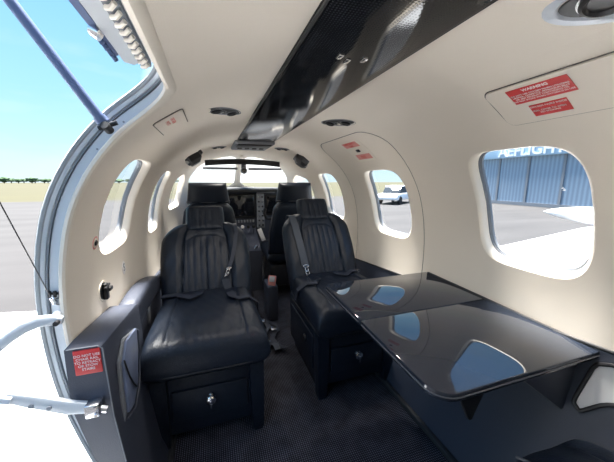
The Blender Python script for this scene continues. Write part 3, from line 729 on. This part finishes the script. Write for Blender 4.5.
# thin pale line along the leaf edge
for g in ([(xa-.0005, ym-.01)]+arc(xa+.05, ya+.05, 180, 270, .0503)+[(xb, ya-.0005)], [(xa+r, yb+.0005)][:0]+[(xa-.0005, yb-r), (xa-.0005, ym+.01)]):
    MB().tube([V((x, y, TZ-.010)) for x, y in g], .0016, 6).build('edge_strip', PIPE, tb)
MB().box((xa+.02, ya+.04, TZ-.032), (xb-.005, yb-.04, TZ-.021), .004).build('under_frame', PLAST, tb)
MB().box((xb-.004, ya+.01, TZ-.045), (xb+.006, yb-.01, TZ+.003), .003).build('hinge_rail', PLAST, tb)
MB().prism([(0, 0), (.100, 0), (.058, -.098), (.050, -.098)], -.005, .005, Matrix(((1, 0, 0, .190), (0, 0, 1, .402), (0, 1, 0, TZ-.022), (0, 0, 0, 1))), .0015).build('support_bracket', PLAST, tb)
MB().prism([(0, 0), (-.24, 0), (-.03, -.16), (0, -.16)], -.004, .004, Matrix(((1, 0, 0, xb-.002), (0, 0, 1, .40), (0, 1, 0, TZ-.024), (0, 0, 0, 1))), .002).build('support_panel', DARK, tb)
for x in (.20, .50):
    MB().tube([(x, ym-.016, TZ-.022), (x, ym+.016, TZ-.022)], .006, 10).build('leaf_hinge', STEEL, tb)
TT = Matrix.Translation((0, .66, TZ)) @ Matrix.Rotation(math.radians(1.3), 4, 'X') @ Matrix.Translation((0, -.66, -TZ))
for c_ in list(tb.children): c_.data.transform(TT)
# pale stowage pocket in the right side wall behind the table end
sp_ = thing('stowage_pocket', 'pale lined stowage pocket with dark rim behind the near end of the table', 'pocket', P(1.12, .27))
out = rnd([(.14, 1.050), (.360, 1.050), (.384, 1.185), (.366, 1.20), (.33, 1.15), (.27, 1.11), (.18, 1.08)], 2)
patch('pocket_lining', out, [], -.0185, POCK, sp_, ds=.03, thick=.002)
MB().tube([P(s, y, -.020) for y, s in out], .005, 8, closed=True).build('pocket_rim', PLAST, sp_)

# ------------------------------------------------------------------ cockpit
ip = thing('instrument_panel', 'black instrument panel and glareshield between the front seats', 'instrument panel', (0, 2.8, 0))
rows = []
for y, z0, z1, w in ((2.66, .862, .874, .40), (2.68, .855, .884, .415), (2.85, .85, .892, .43), (3.05, .83, .888, .43), (3.38, .80, .850, .40)):
    n = 16; top = [V((w*math.cos(math.pi*i/n), y, z0+(z1-z0)*math.sin(math.pi*i/n)**.35)) for i in range(n+1)]
    rows.append(top+[V((-w, y, z0-.008)), V((w, y, z0-.008))])
MB().rings(rows, cap0=True, cap1=True).build('glareshield', RUB, ip, True, 50)
MB().box((-.45, 2.76, .36), (.45, 3.0, .852), .02).build('panel_body', DARK, ip)
for x0, x1, z0, z1 in ((-.40, -.165, .62, .82), (-.145, .115, .60, .83), (.21, .42, .62, .82)):
    b = MB().box((x0, 2.735, z0), (x1, 2.765, z1), .006).build('display', PLAST, ip); MB().box((x0+.015, 2.730, z0+.02), (x1-.015, 2.737, z1-.015), .002).build('screen', SCREEN, b)
b = MB().box((.125, 2.715, .50), (.195, 2.765, .835), .006).build('radio_stack', SEAL, ip)
for i in range(7):
    for j in range(2): MB().lathe([(.009, 0), (.008, .014), (.0001, .015)], Matrix.Translation((.143+.034*j, 2.716, .53+.045*i)) @ Matrix.Rotation(math.radians(90), 4, 'X'), 10).build('radio_knob', PLAST if (i+j) % 2 else STEEL, b)
MB().box((.13, 2.705, .838), (.30, 2.74, .862), .005).build('glare_switches', SEAL, ip)
for i in range(9): MB().box((-.14+.028*i, 2.742, .555), (-.125+.028*i, 2.762, .58), .002).build('rocker_switch', SEAL, ip)
pd = thing('throttle_pedestal', 'dark throttle pedestal with levers between the pilot seats', 'pedestal', (.02, 2.6, 0))
MB().rings([[V((x, y, z)) for x, y, z in ((-.085+.02, 2.38, z0_), (.085+.02, 2.38, z0_), (.085+.02, 2.755, z1_), (-.085+.02, 2.755, z1_))] for z0_, z1_ in ((0, 0), (.30, .34), (.36, .52))], cap0=True, cap1=True).build('pedestal_body', DARK, pd, True, 20)
for i, x in enumerate((-.03, .02, .07)):
    lv = MB().tube([(x, 2.62, .43), (x, 2.585, .53)], .005, 8).build('lever', STEEL, pd); MB().lathe([(.0001, -.016), (.014, -.012), (.016, 0), (.013, .012), (.0001, .016)], Matrix.Translation((x, 2.58, .54)), 14).build('lever_knob', PLAST if i else INK, lv)
for x in (-.02, .05): MB().tube([(x+.02, 2.40+0*i, .40), (x, 2.40, .372)], .010, 10).build('trim_knob', STEEL, pd)
for x, lb in ((-.29, 'black control yoke ahead of the pilot seat'), (.31, 'black control yoke ahead of the copilot seat')):
    y_ = thing('control_yoke', lb, 'yoke', (x, 2.66, .60))
    MB().tube([(x, 2.60, .60), (x, 2.758, .60)], .014, 12).build('column', STEEL, y_)
    MB().tube([(x-.13, 2.58, .70), (x-.14, 2.58, .66), (x-.12, 2.59, .61), (x-.05, 2.60, .595), (x+.05, 2.60, .595), (x+.12, 2.59, .61), (x+.14, 2.58, .66), (x+.13, 2.58, .70)], .014, 12).build('wheel', PLAST, y_)
# visor rail, compass, centre post, sun visors
vs_ = thing('visor_rail', 'black curved sun visor rail across the top of the windscreen', 'sun visor', (0, 2.74, 1.1))
rows = []
for i in range(25):
    x = -.32+.66*i/24; z = 1.122-.16*x*x; y = 2.66
    rows.append([V((x, y, z+.024)), V((x, y-.012, z+.020)), V((x, y-.012, z-.022)), V((x, y, z-.026)), V((x, y+.008, z))])
MB().rings(rows, cap0=True, cap1=True).build('rail', PLAST, vs_, True, 30)
for x0, x1 in ((-.34, -.045), (.05, .36)):
    b = MB().box((x0, 2.665, 1.072-.06*abs(x0+x1)), (x1, 2.673, 1.094-.06*abs(x0+x1)), .003).build('visor_bar', SEAL, vs_)
cmp_ = thing('magnetic_compass', 'round black magnetic compass hanging before the windscreen post', 'compass', (.0, 2.68, 1.05))
MB().lathe([(.0001, -.035), (.024, -.03), (.030, 0), (.028, .02), (.0001, .024)], Matrix.Translation((.01, 2.66, 1.042)) @ Matrix.Rotation(math.radians(90), 4, 'X'), 22).build('compass_body', SEAL, cmp_)
MB().lathe([(.018, .024), (.018, .029), (.0001, .030)], Matrix.Translation((.01, 2.66, 1.042)) @ Matrix.Rotation(math.radians(90), 4, 'X'), 22).build('compass_face', SCREEN, cmp_)
MB().box((-.012, 2.66, 1.06), (.032, 2.69, 1.125), .005).build('compass_bracket', PIPE, cmp_)
cpst = thing('windscreen_post', 'pale centre post dividing the two windscreen panes', 'post', (0, 2.9, 1.0))
flat = [P(0, y, -.004) for y in (2.72, 2.8, 2.9, 3.0, 3.1, 3.2, 3.3, 3.4)]
flatbar([tuple(p) for p in flat], .016, .030).build('post_trim', CREAM2, cpst)
# things on the floor of the aisle, ahead of the cabin seats
t = tag(MB().box((.045, 1.78, .002), (.115, 1.96, .25), .010, M=Matrix.Translation((.0, .0, 0))).build('document_holder', DARK), 'dark document holder standing in the aisle beside the copilot seat', 'document holder')
t = thing('checklist_pouch', 'small pink and red checklist booklets in the aisle between the seats', 'booklet', (.07, 1.72, .3))
M1 = Matrix.Translation((.072, 1.79, .268)) @ Matrix.Rotation(math.radians(-25), 4, 'X') @ Matrix.Rotation(math.radians(12), 4, 'Y')
MB().box((-.026, -.012, -.012), (.026, .0, .055), .003, M=M1).build('booklet_cover', PINK, t); MB().box((-.020, -.016, .012), (.015, -.011, .048), .001, M=M1).build('booklet_label', PAPER, t)
t = tag(MB().box((-.018, -.006, -.055), (.018, .006, .055), .003, M=Matrix.Translation((.105, 2.36, .50)) @ Matrix.Rotation(math.radians(-20), 4, 'Y')).build('white_card', PAPER), 'small white card leaning on the pedestal between the pilot seats', 'card')
bt = thing('aisle_belt', 'tangle of black seat belt webbing and buckles on the aisle floor', 'seat belt', (0, 1.5, 0))
random.seed(3)
for k_ in range(3):
    x0 = -.045+.045*k_; pts = [V((x0+.03*math.sin(i*1.3+k_), 1.40+.055*i, .018+.016*abs(math.sin(i*1.1+k_)))) for i in range(8)]
    ribbon(pts, .032, .003, (1, .15, 0)).build('webbing', WEBG if k_ == 1 else WEB, bt)
for x, y in ((-.02, 1.50), (.045, 1.62), (0, 1.74)): MB().box((x-.018, y-.025, .032), (x+.018, y+.025, .046), .004).build('buckle', STEEL, bt)
MB().tube([(-.02, 1.42, .012), (-.03, 1.6, .014), (.01, 1.8, .012), (-.01, 2.0, .014), (.0, 2.2, .012), (.0, 2.375, .05)], .007, 8).build('audio_cord', PLAST, bt)
# ------------------------------------------------------------------ outside
GZ = -.90
tm = MB().box((-400, -120, GZ-.2), (400, 33-.9, GZ)); g = tm.build('ground', TARMAC); st(g)
# tarmac edge runs slightly across; grass field beyond, tree line far away
tag(MB().box((-500, 32.1, GZ-.2), (400, 420, GZ-.01)).build('field', GRASS), None, None, None, 'structure')
rnd_ = random.Random(5)
for i in range(44):
    x = -214+4.3*i+rnd_.uniform(-.5, .5); y = 285+(i % 2)*16+rnd_.uniform(-1, 1); h = rnd_.uniform(2.2, 4.2)*(1 if i < 22 else .6); w = rnd_.uniform(3.0, 3.6)
    b = bmesh.new(); bmesh.ops.create_icosphere(b, subdivisions=3, radius=1)
    for v in b.verts:
        n_ = 1+.16*math.sin(v.co.x*5+i)*math.sin(v.co.y*6+2*i)+.12*math.sin(v.co.z*9+i*3)+rnd_.uniform(-.05, .05)
        v.co = V((x+v.co.x*w*n_, y+v.co.y*w*.8*n_, GZ+1.2+h*.5+v.co.z*h*.55*n_))
    t = thing('tree', 'one of the distant green trees along the horizon across the airfield', 'tree', (x, y, GZ), 'trees along the airfield horizon')
    MB().bm(b).build('crown', TREE, t); MB().tube([(x, y, GZ-.1), (x, y, GZ+2.5)], .35, 8).build('trunk', TYRE, t)
# wings
def airfoil(n=18, t=.16):
    up = [( (1-math.cos(math.pi*i/n))/2, ) for i in range(n+1)]
    f = lambda c: 5*t*(.2969*math.sqrt(c)-.126*c-.3516*c*c+.2843*c**3-.1036*c**4)
    return [(c[0], f(c[0])) for c in up]+[(c[0], -f(c[0])*.6) for c in up[::-1][1:-1]]
def wing(g, label):
    t = thing('wing', label, 'wing', (g*.62, 2, -.2)); rows = []
    for x, le, ch in ((.66, 3.02, 2.25), (1.2, 2.90, 2.15), (3.0, 2.88, 1.75), (5.2, 2.88, 1.35), (6.4, 2.86, 1.05), (6.55, 2.75, .8)):
        zt = -.17+.09*(x-.6); tc = .12 if x < 6.5 else .05
        rows.append([V((g*x, le-c*ch, zt+(h-.075)*ch*(tc/.16)*.9 if False else zt+(h*tc/.16-.06)*ch)) for c, h in airfoil()])
    MB().rings(rows, cap0=True, cap1=True).build('wing_panel', WHITE, t, True, 40)
    # panel joint and flap gap as thin raised sealant strips
    def top(x, y):
        for (x0, l0, c0), (x1, l1, c1) in (((1.2, 2.90, 2.15), (3.0, 2.88, 1.75)), ((3.0, 2.88, 1.75), (5.2, 2.88, 1.35)), ((5.2, 2.88, 1.35), (6.4, 2.86, 1.05))):
            if x0 <= x <= x1:
                k_ = (x-x0)/(x1-x0); le = l0+(l1-l0)*k_; ch = c0+(c1-c0)*k_; c = max(0, (le-y)/ch)
                h = 5*.12*(.2969*math.sqrt(c)-.126*c-.3516*c*c+.2843*c**3-.1036*c**4)
                return V((g*x, y, -.17+.09*(x-.6)+(h-.06)*ch+.002))
    MB().tube([top(3.85, 2.78-.1*i) for i in range(11)], .011, 6).build('panel_joint', SEAL, t)
    MB().tube([top(x, 1.66) for x in (1.3, 2, 2.9, 3.1, 3.8)], .008, 6).build('flap_gap', SEAL, t)
    return t
wing(-1, 'white left wing seen through the open doorway'); wing(1, 'white right wing seen through the near right window')
pdx = 5.5
rp = thing('radar_pod', 'white pointed radar pod on the leading edge of the right wing', 'radar pod', (pdx, 2.9, .4))
prof = [(.0001, 0), (.035, .06), (.075, .16), (.12, .34), (.155, .56), (.165, .80), (.15, 1.1), (.10, 1.5), (.03, 1.9), (.0001, 1.95)]
MB().lathe(prof, Matrix.Translation((pdx, 3.55, .40)) @ Matrix.Rotation(math.radians(90), 4, 'X') @ Matrix.Diagonal((1, .85, 1, 1)), 28).build('pod_shell', WHITE, rp)
0 and MB().lathe([(r_*1.004, h_) for r_, h_ in ((.158, .60), (.1615, .66))], Matrix.Translation((pdx, 3.55, .40)) @ Matrix.Rotation(math.radians(90), 4, 'X') @ Matrix.Diagonal((1, .85, 1, 1)), 28).build('pod_band', SEAL, rp)
# folded-down airstair below the doorway
ast = thing('airstair', 'white lower cabin door folded down outside as steps', 'stairs', (-.9, .4, -.3))
Ma = Matrix.Translation((-.575, 0, -.03)) @ Matrix.Rotation(math.radians(-38), 4, 'Y')
MB().box((-.95, .10, -.05), (0, .71, 0), .012, M=Ma).build('door_slab', METALW, ast)
for i in range(3):
    c_ = Ma @ V((-.22-.27*i, .4, 0)); MB().box((c_.x-.10, .16, c_.z+.02), (c_.x+.08, .66, c_.z+.045), .006).build('step', METALW, ast)
# hangar to the right
hg = thing('hangar', 'large blue glazed hangar with pale lettered fascia across the ramp', 'building', (24, 14, GZ))
MB().box((22.3, -4, GZ), (34, 25.5, 2.75)).build('facade', FACADE, hg)
MB().box((22.0, -4.3, 2.75), (34, 25.8, 4.6), .03).build('fascia', HFAS, hg)
for i in range(13): MB().box((22.22, -3.2+2.3*i, GZ), (22.32, -3.05+2.3*i, 2.75)).build('mullion', SEAL, hg)
MB().box((22.20, -4, GZ), (22.34, 25.5, GZ+.25)).build('door_track', SEAL, hg)
text('AEFLIGHT', 1.05, Matrix(((0, 0, -1, 21.96), (-1, 0, 0, 15.2), (0, 1, 0, 3.18), (0, 0, 0, 1))), HLET, 'sign_lettering', hg, .04, bold=.02)
# parked car far off through the middle window
cr = thing('car', 'white car with dark windows parked far off beyond the middle right window', 'car', (13.6, 20, GZ))
cx_, cy_ = 14.6, 20.6
def sec(y, pts): return [V((x, y, z)) for x, z in pts]
body = [(-2.3, .35), (-2.35, .55), (-2.2, .78), (-1.5, .86), (1.2, .90), (2.15, .82), (2.3, .55), (2.25, .32)]
cab = [(-1.35, .86), (-.75, 1.40), (.65, 1.44), (1.45, .90)]
Mc = Matrix.Translation((cx_, cy_, GZ)) @ Matrix.Rotation(math.radians(35), 4, 'Z') @ Matrix.Rotation(math.radians(90), 4, 'X')
MB().prism(body, -.85, .85, Mc, .06).build('car_body', WHITE, cr); MB().prism(cab, -.72, .72, Mc, .05).build('car_glasshouse', GLASSDK, cr)
MB().prism([(-.85, 1.36), (-.72, 1.45), (.65, 1.49), (.78, 1.40)], -.70, .70, Mc, .02).build('car_roof', WHITE, cr)
for x in (-1.45, 1.45):
    for z in (-.80, .80):
        MB().lathe([(.0001, -.1), (.30, -.1), (.33, -.07), (.33, .07), (.30, .1), (.0001, .1)], Mc @ Matrix.Translation((x, .33, z)), 22).build('wheel', TYRE, cr)

# ------------------------------------------------------------------ light
w = bpy.data.worlds.new('sky'); scn.world = w; w.use_nodes = True; nt = w.node_tree; nt.nodes.clear()
out = nt.nodes.new('ShaderNodeOutputWorld'); bg = nt.nodes.new('ShaderNodeBackground'); tc = nt.nodes.new('ShaderNodeTexCoord')
sep = nt.nodes.new('ShaderNodeSeparateXYZ'); nrm = nt.nodes.new('ShaderNodeVectorMath'); nrm.operation = 'NORMALIZE'
nt.links.new(tc.outputs['Generated'], nrm.inputs[0]); nt.links.new(nrm.outputs[0], sep.inputs[0])
rp_ = nt.nodes.new('ShaderNodeValToRGB'); cr_ = rp_.color_ramp
cr_.elements[0].position = 0; cr_.elements[0].color = (.62, .78, .86, 1); cr_.elements[1].position = 1; cr_.elements[1].color = (.45, .80, 1.4, 1)
for p_, c_ in ((.08, (.52, .78, .90)), (.22, (.36, .68, .90)), (.45, (.24, .55, .95)), (.66, (.42, .80, 1.45))):
    e = cr_.elements.new(p_); e.color = (*c_, 1)
nt.links.new(sep.outputs['Z'], rp_.inputs[0])
# wispy cloud and a brighter sky around the sun, ahead of the nose
dt = nt.nodes.new('ShaderNodeVectorMath'); dt.operation = 'DOT_PRODUCT'; dt.inputs[1].default_value = V((.12, .97, .22)).normalized()
nt.links.new(nrm.outputs[0], dt.inputs[0])
gl = nt.nodes.new('ShaderNodeMapRange'); gl.inputs[1].default_value = .955; gl.inputs[2].default_value = .992; gl.inputs[3].default_value = 0; gl.inputs[4].default_value = 1
nt.links.new(dt.outputs['Value'], gl.inputs[0])
nz = nt.nodes.new('ShaderNodeTexNoise'); nz.inputs['Scale'].default_value = 3; nz.inputs['Detail'].default_value = 8; mp = nt.nodes.new('ShaderNodeMapping'); mp.inputs['Scale'].default_value = (1, 1, 4)
nt.links.new(nrm.outputs[0], mp.inputs[0]); nt.links.new(mp.outputs[0], nz.inputs['Vector'])
cl = nt.nodes.new('ShaderNodeMapRange'); cl.inputs[1].default_value = .5; cl.inputs[2].default_value = .8; cl.inputs[4].default_value = .35; nt.links.new(nz.outputs['Fac'], cl.inputs[0])
m1 = nt.nodes.new('ShaderNodeMixRGB'); m1.inputs[2].default_value = (.80, .88, .95, 1); nt.links.new(cl.outputs[0], m1.inputs[0]); nt.links.new(rp_.outputs[0], m1.inputs[1])
m2 = nt.nodes.new('ShaderNodeMixRGB'); m2.inputs[2].default_value = (2.2, 2.2, 2.2, 1); nt.links.new(gl.outputs[0], m2.inputs[0]); nt.links.new(m1.outputs[0], m2.inputs[1])
nt.links.new(m2.outputs[0], bg.inputs[0]); bg.inputs[1].default_value = SKY; nt.links.new(bg.outputs[0], out.inputs[0])
sl = bpy.data.lights.new('sun', 'SUN'); sl.energy = SUN; sl.angle = math.radians(22); sl.color = (1, .95, .88)
so = bpy.data.objects.new('sun', sl); COL.objects.link(so)
so.rotation_euler = V(SUNDIR).to_track_quat('Z', 'Y').to_euler()
# added fill spots just below the ceiling vents, to lift the interior
for i, (s, y) in enumerate(FILL_AT):
    l = bpy.data.lights.new('fill_lamp', 'SPOT'); l.energy = FILL; l.shadow_soft_size = .02; l.spot_size = math.radians(165); l.spot_blend = 1; l.color = (1, .93, .85)
    o = bpy.data.objects.new('fill_lamp', l); COL.objects.link(o); o.location = P(s, y, -.03)

# ------------------------------------------------------------------ camera
cam = bpy.data.cameras.new('camera'); co = bpy.data.objects.new('camera', cam); COL.objects.link(co)
cam.sensor_width = 36; cam.sensor_fit = 'HORIZONTAL'; cam.lens = 36*282/614; cam.clip_start = .02; cam.clip_end = 2000
th, ph = math.radians(18.351), math.radians(10.054)
F = V((math.sin(th)*math.cos(ph), math.cos(th)*math.cos(ph), -math.sin(ph))); R = V((math.cos(th), -math.sin(th), 0)); U = R.cross(F)
M = Matrix((R, U, -F)).transposed().to_4x4(); M.translation = V((-.27, 0, .95)); co.matrix_world = M
scn.camera = co
scn.view_settings.view_transform = 'Standard'; scn.view_settings.look = 'None'; scn.view_settings.gamma = 1; scn.view_settings.exposure = EXPO
scn.view_settings.use_curve_mapping = False
